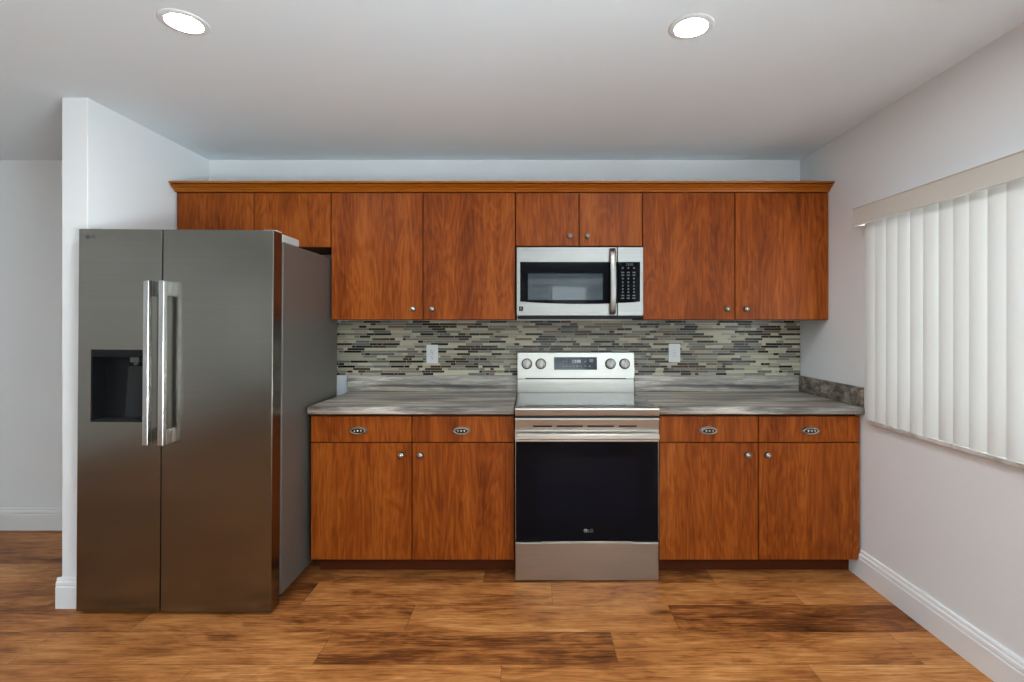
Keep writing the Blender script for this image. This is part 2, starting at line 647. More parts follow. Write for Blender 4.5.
def facing(x, y, z):
    """text lying in XY turned to stand upright facing the camera side (-Y)"""
    return Matrix.Translation((x, y, z)) @ Matrix.Rotation(PI / 2, 4, 'X')


# ------------------------------------------------------------------ the room
def build_floor():
    bm = bmesh.new()
    uvl = bm.loops.layers.uv.new('plank')
    cl = bm.loops.layers.float_color.new('tone')
    rng = random.Random(21)
    fixed = {}          # (row, column) -> tone of the planks that stand out
    y_seam = 2.205
    r0 = math.floor((REAR - 0.1 - y_seam) / PLANK_W)
    r1 = math.ceil((BACK - y_seam) / PLANK_W)
    for r in range(r0, r1):
        ya, yb = y_seam + r * PLANK_W, y_seam + (r + 1) * PLANK_W
        off = {0: 0.656, -1: 0.345, 1: 0.10, -2: -0.12}.get(r, rng.uniform(0, PLANK_L))
        k0 = math.floor((FAR - off) / PLANK_L) - 1
        k1 = math.ceil((RIGHT + 0.1 - off) / PLANK_L) + 1
        for k in range(k0, k1):
            xa, xb = off + k * PLANK_L, off + (k + 1) * PLANK_L
            tone, rnd = rng.betavariate(2.6, 2.2), rng.random()
            tone = {(0, 0): 0.12, (0, -1): 0.70, (-1, -1): 0.30, (-1, 0): 0.62, (-1, -2): 0.60, (1, 0): 0.62, (1, -1): 0.55,
                    (0, -2): 0.42, (-2, 0): 0.6, (-2, -1): 0.75, (-2, -2): 0.55}.get((r, k), tone)
            xs, xe = max(xa, FAR - 0.1), min(xb, RIGHT + 0.1)
            ys, ye = max(ya, REAR - 0.1), min(yb, BACK + 0.05)
            if xe <= xs or ye <= ys:
                continue
            vs = [bm.verts.new(p) for p in ((xs, ys, 0), (xe, ys, 0), (xe, ye, 0), (xs, ye, 0))]
            f = bm.faces.new(vs)
            for lp in f.loops:
                lp[uvl].uv = (lp.vert.co.x - xa, lp.vert.co.y - ya)
                lp[cl] = (tone, rnd, 0, 1)
    b = B()
    b.bm.free()
    b.bm = bm
    return struct('floor', b, M['floor'])


build_floor()
b = B()
b.box(FAR - 0.1, RIGHT + 0.2, REAR - 0.1, BACK + 0.1, CEIL, CEIL + 0.1)
# round holes are not cut: the downlights are surface trims with a shallow lens
struct('ceiling', b, M['ceiling'])
b = B()
b.box(FAR - 0.1, RIGHT + 0.2, BACK, BACK + 0.1, 0, CEIL)
struct('wall_back', b, M['wall'])
# window wall with the kitchen opening and one added to let in light
DY0, DY1, DZ0, DZ1 = -2.40, -0.10, 0.40, 2.15
WY0, WY1, WZ0, WZ1 = 0.62, 2.54, 0.860, 1.93
b = B()
b.box(RIGHT, RIGHT + 0.2, WY0, BACK, 0, 0.838)
b.box(RIGHT, RIGHT + 0.2, WY0, BACK, WZ1, CEIL)
b.box(RIGHT, RIGHT + 0.2, DY1, WY0, 0, CEIL)
b.box(RIGHT, RIGHT + 0.2, DY0, DY1, 0, DZ0)
b.box(RIGHT, RIGHT + 0.2, DY0, DY1, DZ1, CEIL)
b.box(RIGHT, RIGHT + 0.2, REAR - 0.1, DY0, 0, CEIL)
b.box(RIGHT, RIGHT + 0.2, WY1, BACK, 0.838, WZ1)
struct('wall_right', b, M['wall'])
# wall stub beside the refrigerator
PX0, PX1, PY = -2.257, -2.134, 2.40
b = B()
b.box(PX0, PX1, PY, BACK, 0, CEIL, 0.002, 1)
struct('wall_left', b, M['wall'])
b = B()
b.box(FAR - 0.1, FAR, REAR - 0.1, BACK, 0, CEIL)
struct('wall_far_left', b, M['wall'])
# wall behind the camera with a sliding door and a window
SX0, SX1, SZ = -0.95, 1.25, 2.10
LX0, LX1, LZ0, LZ1 = -4.62, -3.92, 0.45, 2.15
b = B()
b.box(FAR, LX0, REAR - 0.1, REAR, 0, CEIL)
b.box(LX0, LX1, REAR - 0.1, REAR, 0, LZ0)
b.box(LX0, LX1, REAR - 0.1, REAR, LZ1, CEIL)
b.box(LX1, SX0, REAR - 0.1, REAR, 0, CEIL)
b.box(SX0, SX1, REAR - 0.1, REAR, SZ, CEIL)
b.box(SX1, RIGHT, REAR - 0.1, REAR, 0, CEIL)
struct('wall_rear', b, M['rear_wall'])


def board(b, p0, p1, out, h=0.145, t=0.016):
    """baseboard from p0 to p1 (xy) standing out towards `out`"""
    prof = [(0, 0), (t, 0), (t, h * 0.70), (t * 0.80, h * 0.735), (t * 0.80, h * 0.76), (t * 0.95, h * 0.78), (t * 0.85, h * 0.86),
            (t * 0.55, h * 0.90), (t * 0.55, h * 0.925), (t * 0.62, h * 0.94), (t * 0.45, h), (0, h)]
    t_ = bmesh.new()
    o = Vector(out)
    a = [t_.verts.new((p0[0] + o.x * u, p0[1] + o.y * u, z)) for u, z in prof]
    c = [t_.verts.new((p1[0] + o.x * u, p1[1] + o.y * u, z)) for u, z in prof]
    n = len(prof)
    t_.faces.new(a)
    t_.faces.new(c[::-1])
    for i in range(n):
        t_.faces.new((a[i], c[i], c[(i + 1) % n], a[(i + 1) % n]))
    bmesh.ops.recalc_face_normals(t_, faces=t_.faces[:])
    b._merge(t_)


b = B()
board(b, (RIGHT, REAR), (RIGHT, 2.686), (-1, 0), 0.145, 0.021)
b.box(RIGHT - 0.021, RIGHT, 2.686, 2.79, 0, 0.088)
struct('baseboard_right', b, M['trim'])
b = B()
board(b, (FAR, BACK), (PX0, BACK), (0, -1))
struct('baseboard_back', b, M['trim'])
b = B()
board(b, (PX0, BACK - 0.016), (PX0, PY), (-1, 0))
board(b, (PX0 - 0.016, PY), (PX1, PY), (0, -1))
struct('baseboard_left', b, M['trim'])
b = B()
board(b, (FAR, REAR), (FAR, BACK), (1, 0))
struct('baseboard_far_left', b, M['trim'])

# window in the right wall: frame, two panes, stone sill
w = thing('window_1', 'wide kitchen window behind closed white vertical blinds', 'window', (RIGHT + 0.1, 1.58, WZ0))
w['kind'] = 'structure'
b = B()
fx0, fx1 = RIGHT + 0.10, RIGHT + 0.15
for (y0, y1, z0, z1) in ((WY0, WY0 + 0.05, WZ0, WZ1), (WY1 - 0.05, WY1, WZ0, WZ1), (WY0 + 0.05, WY1 - 0.05, WZ0, WZ0 + 0.05),
                         (WY0 + 0.05, WY1 - 0.05, WZ1 - 0.05, WZ1), (1.555, 1.605, WZ0 + 0.05, WZ1 - 0.05)):
    b.box(fx0, fx1, y0, y1, z0, z1, 0.004, 1)
link('window_frame', b, M['frame'], w)
for y0, y1 in ((WY0 + 0.05, 1.555), (1.605, WY1 - 0.05)):
    b = B()
    b.box(fx0 + 0.02, fx0 + 0.026, y0, y1, WZ0 + 0.05, WZ1 - 0.05)
    link('window_pane', b, M['glass'], w)
b = B()
b.box(RIGHT - 0.022, RIGHT + 0.2, WY0 - 0.04, 2.612, 0.838, WZ0, 0.004, 2)
link('window_sill', b, M['sill'], w)

# unseen window added on the dining side for more light
w = thing('window_2_added', 'added unseen window for light in the same wall, behind the camera', 'window', (RIGHT + 0.1, -1.25, DZ0))
w['kind'] = 'structure'
b = B()
for (y0, y1, z0, z1) in ((DY0, DY0 + 0.05, DZ0, DZ1), (DY1 - 0.05, DY1, DZ0, DZ1), (DY0 + 0.05, DY1 - 0.05, DZ0, DZ0 + 0.05),
                         (DY0 + 0.05, DY1 - 0.05, DZ1 - 0.05, DZ1), (-1.275, -1.225, DZ0 + 0.05, DZ1 - 0.05)):
    b.box(fx0, fx1, y0, y1, z0, z1, 0.004, 1)
link('window_frame', b, M['frame'], w)
for y0, y1 in ((DY0 + 0.05, -1.275), (-1.225, DY1 - 0.05)):
    b = B()
    b.box(fx0 + 0.02, fx0 + 0.026, y0, y1, DZ0 + 0.05, DZ1 - 0.05)
    link('window_pane', b, M['glass'], w)

# sliding door behind the camera
d = thing('door_1', 'glazed sliding patio door in the wall behind the camera', 'door', (0.15, REAR - 0.05, 0))
d['kind'] = 'structure'
stiles = [SX0 + 0.03 + i * (SX1 - SX0 - 0.06) / 2 for i in range(3)]
b = B()
b.box(SX0, SX1, REAR - 0.09, REAR - 0.03, 0, 0.05, 0.004, 1)
b.box(SX0, SX1, REAR - 0.09, REAR - 0.03, SZ - 0.05, SZ, 0.004, 1)
for x in stiles:
    b.box(x - 0.03, x + 0.03, REAR - 0.085, REAR - 0.035, 0.045, SZ - 0.045, 0.004, 1)
link('door_frame', b, M['frame'], d)
for xa, xb in zip(stiles, stiles[1:]):
    b = B()
    b.box(xa + 0.03, xb - 0.03, REAR - 0.064, REAR - 0.058, 0.05, SZ - 0.05)
    link('door_pane', b, M['glass'], d)
w = thing('window_3', 'window in the wall behind the camera, refrigerator side', 'window', (-4.27, REAR - 0.05, LZ0))
w['kind'] = 'structure'
b = B()
for (x0, x1, z0, z1) in ((LX0, LX0 + 0.05, LZ0, LZ1), (LX1 - 0.05, LX1, LZ0, LZ1), (LX0 + 0.05, LX1 - 0.05, LZ0, LZ0 + 0.05),
                         (LX0 + 0.05, LX1 - 0.05, LZ1 - 0.05, LZ1), (-4.295, -4.245, LZ0 + 0.05, LZ1 - 0.05)):
    b.box(x0, x1, REAR - 0.09, REAR - 0.03, z0, z1, 0.004, 1)
link('window_frame', b, M['frame'], w)
for x0, x1 in ((LX0 + 0.05, -4.295), (-4.245, LX1 - 0.05)):
    b = B()
    b.box(x0, x1, REAR - 0.064, REAR - 0.058, LZ0 + 0.05, LZ1 - 0.05)
    link('window_pane', b, M['glass'], w)


# ------------------------------------------------------------------ vertical blinds on the kitchen window
def vane_mesh(width, z0, z1, bulge=0.008, n=8):
    t = bmesh.new()
    cols = []
    for i in range(n + 1):
        u = i / n - 0.5
        x = -bulge * (1 - (2 * u) ** 2)
        cols.append([t.verts.new((x, u * width, z)) for z in (z0, z1)])
    for a, c in zip(cols, cols[1:]):
        f = t.faces.new((a[0], c[0], c[1], a[1]))
        f.smooth = True
    b = B()
    b.bm.free()
    b.bm = t
    return b


def blind(root, x, y0, y1, ztop, zbot, angle, rng, name='vane'):
    me = mesh_of(vane_mesh(0.089, -(ztop - zbot), 0.0), [M['vane']], 'vane')
    y = y1 - 0.042
    while y > y0 + 0.03:
        o = place(name, me, root, (x, y, ztop))
        o.rotation_euler = (0, 0, math.radians(angle + rng.uniform(-5, 5)))
        y -= 0.0775


vb = thing('vertical_blind', 'closed white vertical blind with beige valance covering the window', 'blind', (1.73, 1.58, 0.866))
VY0, VY1 = 0.52, 2.625
b = B()
b.box(1.684, 1.692, VY0, VY1, 1.873, 1.961, 0.002, 1)
b.box(1.692, 1.772, VY1 - 0.006, VY1, 1.873, 1.961, 0.001, 1)
b.box(1.692, 1.772, VY0, VY0 + 0.006, 1.873, 1.961, 0.001, 1)
b.box(1.680, 1.694, VY0, VY1 + 0.001, 1.9585, 1.964, 0.001, 1)
b.box(1.680, 1.694, VY0, VY1 + 0.001, 1.870, 1.8755, 0.001, 1)
va = link('valance', b, M['valance'], vb, (1.73, 2.62, 1.916))
va.rotation_euler = (0.011, 0, 0)
b = B()
b.box(1.715, 1.760, VY0 + 0.02, VY1 - 0.02, 1.905, 1.945, 0.003, 1)
link('headrail', b, M['frame'], vb)
blind(vb, 1.735, 0.56, 2.592, 1.905, 0.867, 9, random.Random(5))


vb2 = thing('vertical_blind', 'half drawn white vertical blind on the sliding door behind the camera', 'blind', (0.15, REAR + 0.06, 0.03))
b = B()
b.box(SX0 - 0.06, SX1 + 0.06, REAR + 0.02, REAR + 0.11, 2.10, 2.20, 0.003, 1)
link('valance', b, M['valance'], vb2)
me = mesh_of(vane_mesh(0.089, -2.05, 0.0), [M['vane']], 'vane')
rng = random.Random(9)
for i in range(17):
    o = place('vane', me, vb2, (SX0 + 0.03 + i * 0.078, REAR + 0.065, 2.10))
    o.rotation_euler = (0, 0, math.radians(90 + 24 + rng.uniform(-6, 6)))
for i in range(6):
    o = place('vane', me, vb2, (SX1 - 0.02 - i * 0.045, REAR + 0.065, 2.10))
    o.rotation_euler = (0, 0, math.radians(90 + 60 + rng.uniform(-5, 5)))


vb3 = thing('vertical_blind', 'closed white vertical blind on the far window behind the camera', 'blind', (-4.27, REAR + 0.06, 0.47))
b = B()
b.box(LX0 - 0.05, LX1 + 0.08, REAR + 0.02, REAR + 0.11, 2.15, 2.25, 0.003, 1)
link('valance', b, M['valance'], vb3)
me = mesh_of(vane_mesh(0.089, -1.68, 0.0), [M['vane']], 'vane')
for i in range(9):
    o = place('vane', me, vb3, (LX0 + 0.03 + i * 0.078, REAR + 0.065, 2.15))
    o.rotation_euler = (0, 0, math.radians(90 + 25 + rng.uniform(-8, 8)))


# ------------------------------------------------------------------ ceiling downlights
def downlight(x, y, label):
    t = thing('recessed_downlight', label, 'ceiling light', (x, y, CEIL), 'recessed ceiling downlights')
    b = B()
    b.lathe([(0.0582, 0.0), (0.0582, 0.0040), (0.062, 0.0046), (0.070, 0.0040), (0.077, 0.0030), (0.0805, 0.0015), (0.0815, 0.0)], (x, y, CEIL), 'down', 48)
    link('trim_ring', b, M['ring'], t)
    b = B()
    b.lathe([(0.0580, 0.001), (0.0580, 0.0032), (0.0, 0.0034)], (x, y, CEIL), 'down', 48)
    link('lens', b, M['lens'], t)


downlight(-1.256, 1.805, 'lit round downlight in the ceiling in front of the refrigerator')
downlight(0.583, 1.832, 'lit round downlight in the ceiling in front of the microwave and window')
downlight(-1.256, -0.4, 'added round downlight in the ceiling behind the camera, refrigerator side')  # this one and the next are unseen, added for extra light
downlight(0.583, -0.4, 'added round downlight in the ceiling behind the camera, window side')


# ------------------------------------------------------------------ cabinet hardware
def knob_mesh():
    b = B()
    b.lathe([(0.0, 0.0), (0.0165, 0.0), (0.0168, 0.002), (0.0150, 0.0045), (0.0120, 0.005)], (0, 0, 0), '-y', 24, 1)
    b.lathe([(0.0120, 0.0048), (0.0065, 0.006), (0.006, 0.013), (0.009, 0.016)], (0, 0, 0), '-y', 24, 1)
    b.lathe([(0.009, 0.0155), (0.0145, 0.0165), (0.0150, 0.0195), (0.0135, 0.0215)], (0, 0, 0), '-y', 24, 0)
    b.lathe([(0.0135, 0.0213), (0.0105, 0.0198), (0.0068, 0.0212)], (0, 0, 0), '-y', 24, 1)
    b.lathe([(0.0069, 0.0210), (0.0064, 0.0240), (0.0042, 0.0268), (0.0, 0.0278)], (0, 0, 0), '-y', 24, 2)
    return mesh_of(b, [M['pewter'], M['patina'], M['bead']], 'knob')


def pull_mesh():
    """pointed oval pull: plate, hollow cup and three beads in a dark groove"""
    b = B()
    L2, H2 = 0.048, 0.0215
    oval = []
    for i in range(40):
        a = 2 * PI * i / 40
        oval.append((math.copysign(abs(math.cos(a)) ** 1.15, math.cos(a)) * L2, math.sin(a) * H2))
    b.prism(oval, 'y', 0.0, -0.004, 0, False)
    t = bmesh.new()           # bulging rim as a ring of round section
    ring = []
    for i in range(40):
        a = 2 * PI * i / 40
        px = math.copysign(abs(math.cos(a)) ** 1.1, math.cos(a)) * (L2 - 0.009)
        pz = math.sin(a) * (H2 - 0.006)
        row = []
        for k in range(8):
            q = 2 * PI * k / 8
            rr = 0.0042
            f = 1 + rr * math.cos(q) / 0.03
            row.append(t.verts.new((px * f, -0.013 - rr * math.sin(q), pz * (1 + rr * math.cos(q) / 0.016))))
        ring.append(row)
    for i in range(40):
        for k in range(8):
            t.faces.new((ring[i][k], ring[(i + 1) % 40][k], ring[(i + 1) % 40][(k + 1) % 8], ring[i][(k + 1) % 8]))
    bmesh.ops.recalc_face_normals(t, faces=t.faces[:])
    b._merge(t, 0, True)
    b.lathe([(1.0, 0.003), (1.0, 0.012), (0.0, 0.013)], (0, 0, 0), '-y', 40, 1, L2 - 0.0095, H2 - 0.0065)
    for dx in (-0.0175, 0.0, 0.0175):
        b.lathe([(0.0064, 0.0115), (0.0064, 0.017), (0.0048, 0.0205), (0.0, 0.0222)], (dx, 0, 0.0), '-y', 16, 2)
    for dx in (-0.0415, 0.0415):
        b.lathe([(0.0050, 0.003), (0.0048, 0.008), (0.003, 0.0105), (0.0, 0.011)], (dx, 0, 0.0), '-y', 12, 0)
    return mesh_of(b, [M['pewter'], M['patina'], M['bead']], 'cup_pull')


KNOB, PULL = knob_mesh(), pull_mesh()
GAP = 0.0030


def slab(name, root, x0, x1, z0, z1, y, th=0.019):
    b = B()
    b.box(x0 + GAP, x1 - GAP, y, y + th, z0 + GAP, z1 - GAP, 0.0012, 1)
    return link(name, b, M['cherry'], root, ((x0 + x1) / 2, y, z0))


# ------------------------------------------------------------------ overhead cabinets
UD = 2.985


def overhead(label, x0, xm, x1, z0, z1, knobs, xend=None):
    t = thing('overhead_cabinet', label, 'cabinet', ((x0 + x1) / 2, 3.15, z0), 'overhead cabinets')
    b = B()
    b.box(x0 + 0.0015, x1 - 0.0015, UD + 0.0215, BACK - 0.001, z0 + 0.001, z1)
    link('cabinet_body', b, M['carcass'], t)
    for (a, c, kx) in ((x0, xm, knobs[0] if knobs else None), (xm, x1, knobs[1] if knobs else None)):
        dr = slab('door', t, a, c, z0, z1 - 0.002, UD)
        if kx is not None:
            k = place('knob', KNOB, dr, (kx, UD, knobs[2]))
            k['label'] = 'antique pewter knob'
    return t


ZT = 2.147
overhead('low wooden wall cabinet above the refrigerator without knobs', -2.122, -1.660, -1.200, 1.817, ZT, None)
overhead('tall two-door wooden wall cabinet between the refrigerator and the microwave', -1.200, -0.651, -0.0985, 1.384, ZT, (-0.710, -0.597, 1.4495))
overhead('short two-door wooden cabinet directly above the microwave', -0.0985, 0.281, 0.660, 1.823, ZT, (0.227, 0.331, 1.885))
overhead('tall two-door wooden wall cabinet between the microwave and the window wall', 0.660, 1.212, 1.772, 1.384, ZT, (1.164, 1.278, 1.4495))

b = B()
prof = [(3.06, 2.1475), (2.984, 2.1475), (2.977, 2.1485), (2.974, 2.156), (2.966, 2.159), (2.962, 2.166), (2.952, 2.171), (2.940, 2.177), (2.937, 2.1805), (2.950, 2.181),
        (2.950, 2.1855), (2.928, 2.186), (2.9265, 2.190), (2.9265, 2.1965), (3.06, 2.197)]
b.prism(prof, 'x', -2.128, 1.772)
cr = link('crown_moulding', b, M['crown'], None, (-0.18, 3.0, 2.1475))
tag(cr, 'stepped orange-brown wood crown moulding along the tops of the wall cabinets', 'moulding')

# ------------------------------------------------------------------ base cabinets
BD = 2.69


def base_cabinet(label, x0, xm, x1, pulls, knobs, bx0, bx1, kx0, kx1):
    t = thing('base_cabinet', label, 'cabinet', ((x0 + x1) / 2, 3.0, 0), 'base cabinets')
    b = B()
    b.box(bx0, bx1, BD + 0.0215, BACK - 0.001, 0.0935, 0.8755)
    link('cabinet_body', b, M['carcass'], t)
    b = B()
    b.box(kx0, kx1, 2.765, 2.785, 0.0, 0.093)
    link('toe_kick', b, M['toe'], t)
    for (a, c, px, kx) in ((x0, xm, pulls[0], knobs[0]), (xm, x1, pulls[1], knobs[1])):
        dw = slab('drawer', t, a, c, 0.722, 0.8655, BD)
        p = place('cup_pull', PULL, dw, (px, BD, 0.7865))
        p['label'] = 'antique pewter pull with three beads'
        dr = slab('door', t, a, c, 0.0885, 0.722, BD)
        k = place('knob', KNOB, dr, (kx, BD, 0.655))
        k['label'] = 'antique pewter knob'


base_cabinet('wooden base cabinet between the refrigerator and the range', -1.192, -0.6455, -0.0945,
             (-0.933, -0.379), (-0.702, -0.600), -1.190, -0.0965, -1.17, -0.0965)
base_cabinet('wooden base cabinet between the range and the window wall', 0.683, 1.218, 1.766,
             (0.949, 1.495), (1.157, 1.264), 0.685, 1.7525, 0.685, 1.7515)


# ------------------------------------------------------------------ countertops
def counter_profile(y0, y1, z0, z1):
    r = 0.014
    p = [(y1, z0), (y0 + 0.004, z0), (y0, z0 + 0.004)]
    for i in range(7):
        a = PI - PI / 2 * i / 6
        p.append((y0 + r + r * math.cos(a), z1 - r + r * math.sin(a)))
    p.append((y1, z1))
    return p


def counter(label, x0, x1, ux0, ux1, side):
    t = thing('countertop', label, 'countertop', ((x0 + x1) / 2, 2.98, 0.8765), 'stone-look countertops')
    b = B()
    b.prism(counter_profile(2.665, BACK - 0.001, 0.877, 0.917), 'x', x0, x1)
    link('slab', b, M['stone'], t, ((x0 + x1) / 2, 2.98, 0.8765))
    b = B()
    b.box(ux0, ux1, 3.290, BACK - 0.001, 0.9175, 1.0205, 0.002, 1)
    link('back_upstand', b, M['stone'], t, ((x0 + x1) / 2 + 0.37, 2.5, 0.55))
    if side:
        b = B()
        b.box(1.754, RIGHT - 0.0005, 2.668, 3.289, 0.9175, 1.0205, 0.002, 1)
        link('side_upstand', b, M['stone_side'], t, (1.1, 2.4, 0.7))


counter('streaked grey stone-look countertop between the refrigerator and the range', -1.199, -0.0965, -1.217, -0.0965, False)
counter('streaked grey stone-look countertop running into the window wall, with a side upstand', 0.673, RIGHT - 0.0005, 0.673, RIGHT - 0.0005, True)


# ------------------------------------------------------------------ mosaic tile
def build_tiles():
    rng = random.Random(42)
    b = B()
    x0, x1, z0, z1 = -1.36, RIGHT - 0.001, 1.0215, 1.3835
    t = bmesh.new()

    def quadbox(xa, xb, za, zb, yb, yf, mi):
        c = 0.0008
        vb = [t.verts.new(p) for p in ((xa, yb, za), (xb, yb, za), (xb, yb, zb), (xa, yb, zb))]
        vf = [t.verts.new(p) for p in ((xa + c, yf, za + c), (xb - c, yf, za + c), (xb - c, yf, zb - c), (xa + c, yf, zb - c))]
        fs = [t.faces.new(vf)]
        for i in range(4):
            j = (i + 1) % 4
            fs.append(t.faces.new((vb[i], vb[j], vf[j], vf[i])))
        for f in fs:
            f.material_index = mi
    quadbox(x0, x1, z0, z1, BACK - 0.0005, BACK - 0.0045, 0)
    rows = 22
    p = (z1 - z0) / rows
    weights = (17, 19, 22, 9, 15, 15, 3)
    prev = None
    for r in range(rows):
        za = z0 + r * p
        x = x0 - rng.uniform(0, 0.06)
        while x < x1:
            ln = rng.choice((0.024, 0.036, 0.05, 0.07, 0.09, 0.115, 0.115, 0.14))
            mi = rng.choices(range(7), weights)[0]
            if mi >= 4:
                ln = min(ln, 0.115)
            xa, xb = max(x, x0), min(x + ln - 0.0018, x1)
            if xb - xa > 0.006:
                quadbox(xa, xb, za + 0.0009, za + p - 0.0009, BACK - 0.0044, BACK - 0.0072, 1 + mi)
            x += ln
    bmesh.ops.recalc_face_normals(t, faces=t.faces[:])
    b.bm.free()
    b.bm = t
    o = link('tile_backsplash', b, [M['grout']] + TILES, None, (0.2, BACK, 1.0215))
    tag(o, 'mosaic backsplash of thin beige, grey and brown glass strips between counter and wall cabinets', 'backsplash')


build_tiles()


# ------------------------------------------------------------------ outlets
def outlet(x, z, label, kind):
    y = BACK - 0.0074
    t = thing('wall_outlet', label, 'outlet', (x, y, z - 0.06), 'outlets on the mosaic tile')
    t['kind'] = 'thing'
    b = B()
    b.box(x - 0.038, x + 0.038, y - 0.006, y, z - 0.0605, z + 0.0605, 0.0025, 2)
    link('faceplate', b, M['plate'], t)
    if kind == 'duplex':
        for dz in (0.02, -0.02):
            b = B()
            b.lathe([(0.0165, 0.0055), (0.0165, 0.0085), (0.0155, 0.0092), (0, 0.0092)], (x, y, z + dz), '-y', 24, 0)
            b.box(x - 0.0075, x - 0.0052, y - 0.0096, y - 0.009, z + dz - 0.001, z + dz + 0.009, 0, 1, 1)
            b.box(x + 0.0052, x + 0.0075, y - 0.0096, y - 0.009, z + dz - 0.001, z + dz + 0.007, 0, 1, 1)
            b.lathe([(0.0028, 0.009), (0.0028, 0.0096), (0, 0.0096)], (x, y, z + dz - 0.009), '-y', 12, 1)
            link('socket', b, [M['plate'], M['slot']], t)
        b = B()
        b.lathe([(0.0032, 0.0058), (0.003, 0.0072), (0, 0.0075)], (x, y, z), '-y', 12)
        link('screw', b, M['slot'], t)
    else:
        b = B()
        b.box(x - 0.0165, x + 0.0165, y - 0.0085, y - 0.0055, z - 0.0335, z + 0.0335, 0.0012, 1)
        for dz in (0.02, -0.02):
            b.box(x - 0.0075, x - 0.0055, y - 0.0089, y - 0.0083, z + dz - 0.004, z + dz + 0.004, 0, 1, 1)
            b.box(x + 0.0055, x + 0.0075, y - 0.0089, y - 0.0083, z + dz - 0.003, z + dz + 0.003, 0, 1, 1)
        link('socket_block', b, [M['plate'], M['slot']], t)
        b = B()
        b.box(x - 0.009, x - 0.001, y - 0.0095, y - 0.0084, z - 0.004, z + 0.004, 0.0004, 1)
        b.box(x + 0.001, x + 0.009, y - 0.0095, y - 0.0084, z - 0.004, z + 0.004, 0.0004, 1)
        link('test_button', b, M['grey_plastic'], t)


outlet(-0.658, 1.163, 'white duplex wall outlet on the mosaic tile nearer the refrigerator', 'duplex')
outlet(0.940, 1.169, 'white wall outlet with test buttons on the mosaic tile nearer the window', 'gfci')


# ------------------------------------------------------------------ lettering helper for the maker's mark
def ring_logo(b, x, y, z, r, mi=0):
    """round face mark: disc outline with an L stroke and a dot"""
    b.lathe([(r, 0.0), (r, 0.0006), (r * 0.0, 0.0007)], (x, y, z), '-y', 28, mi)


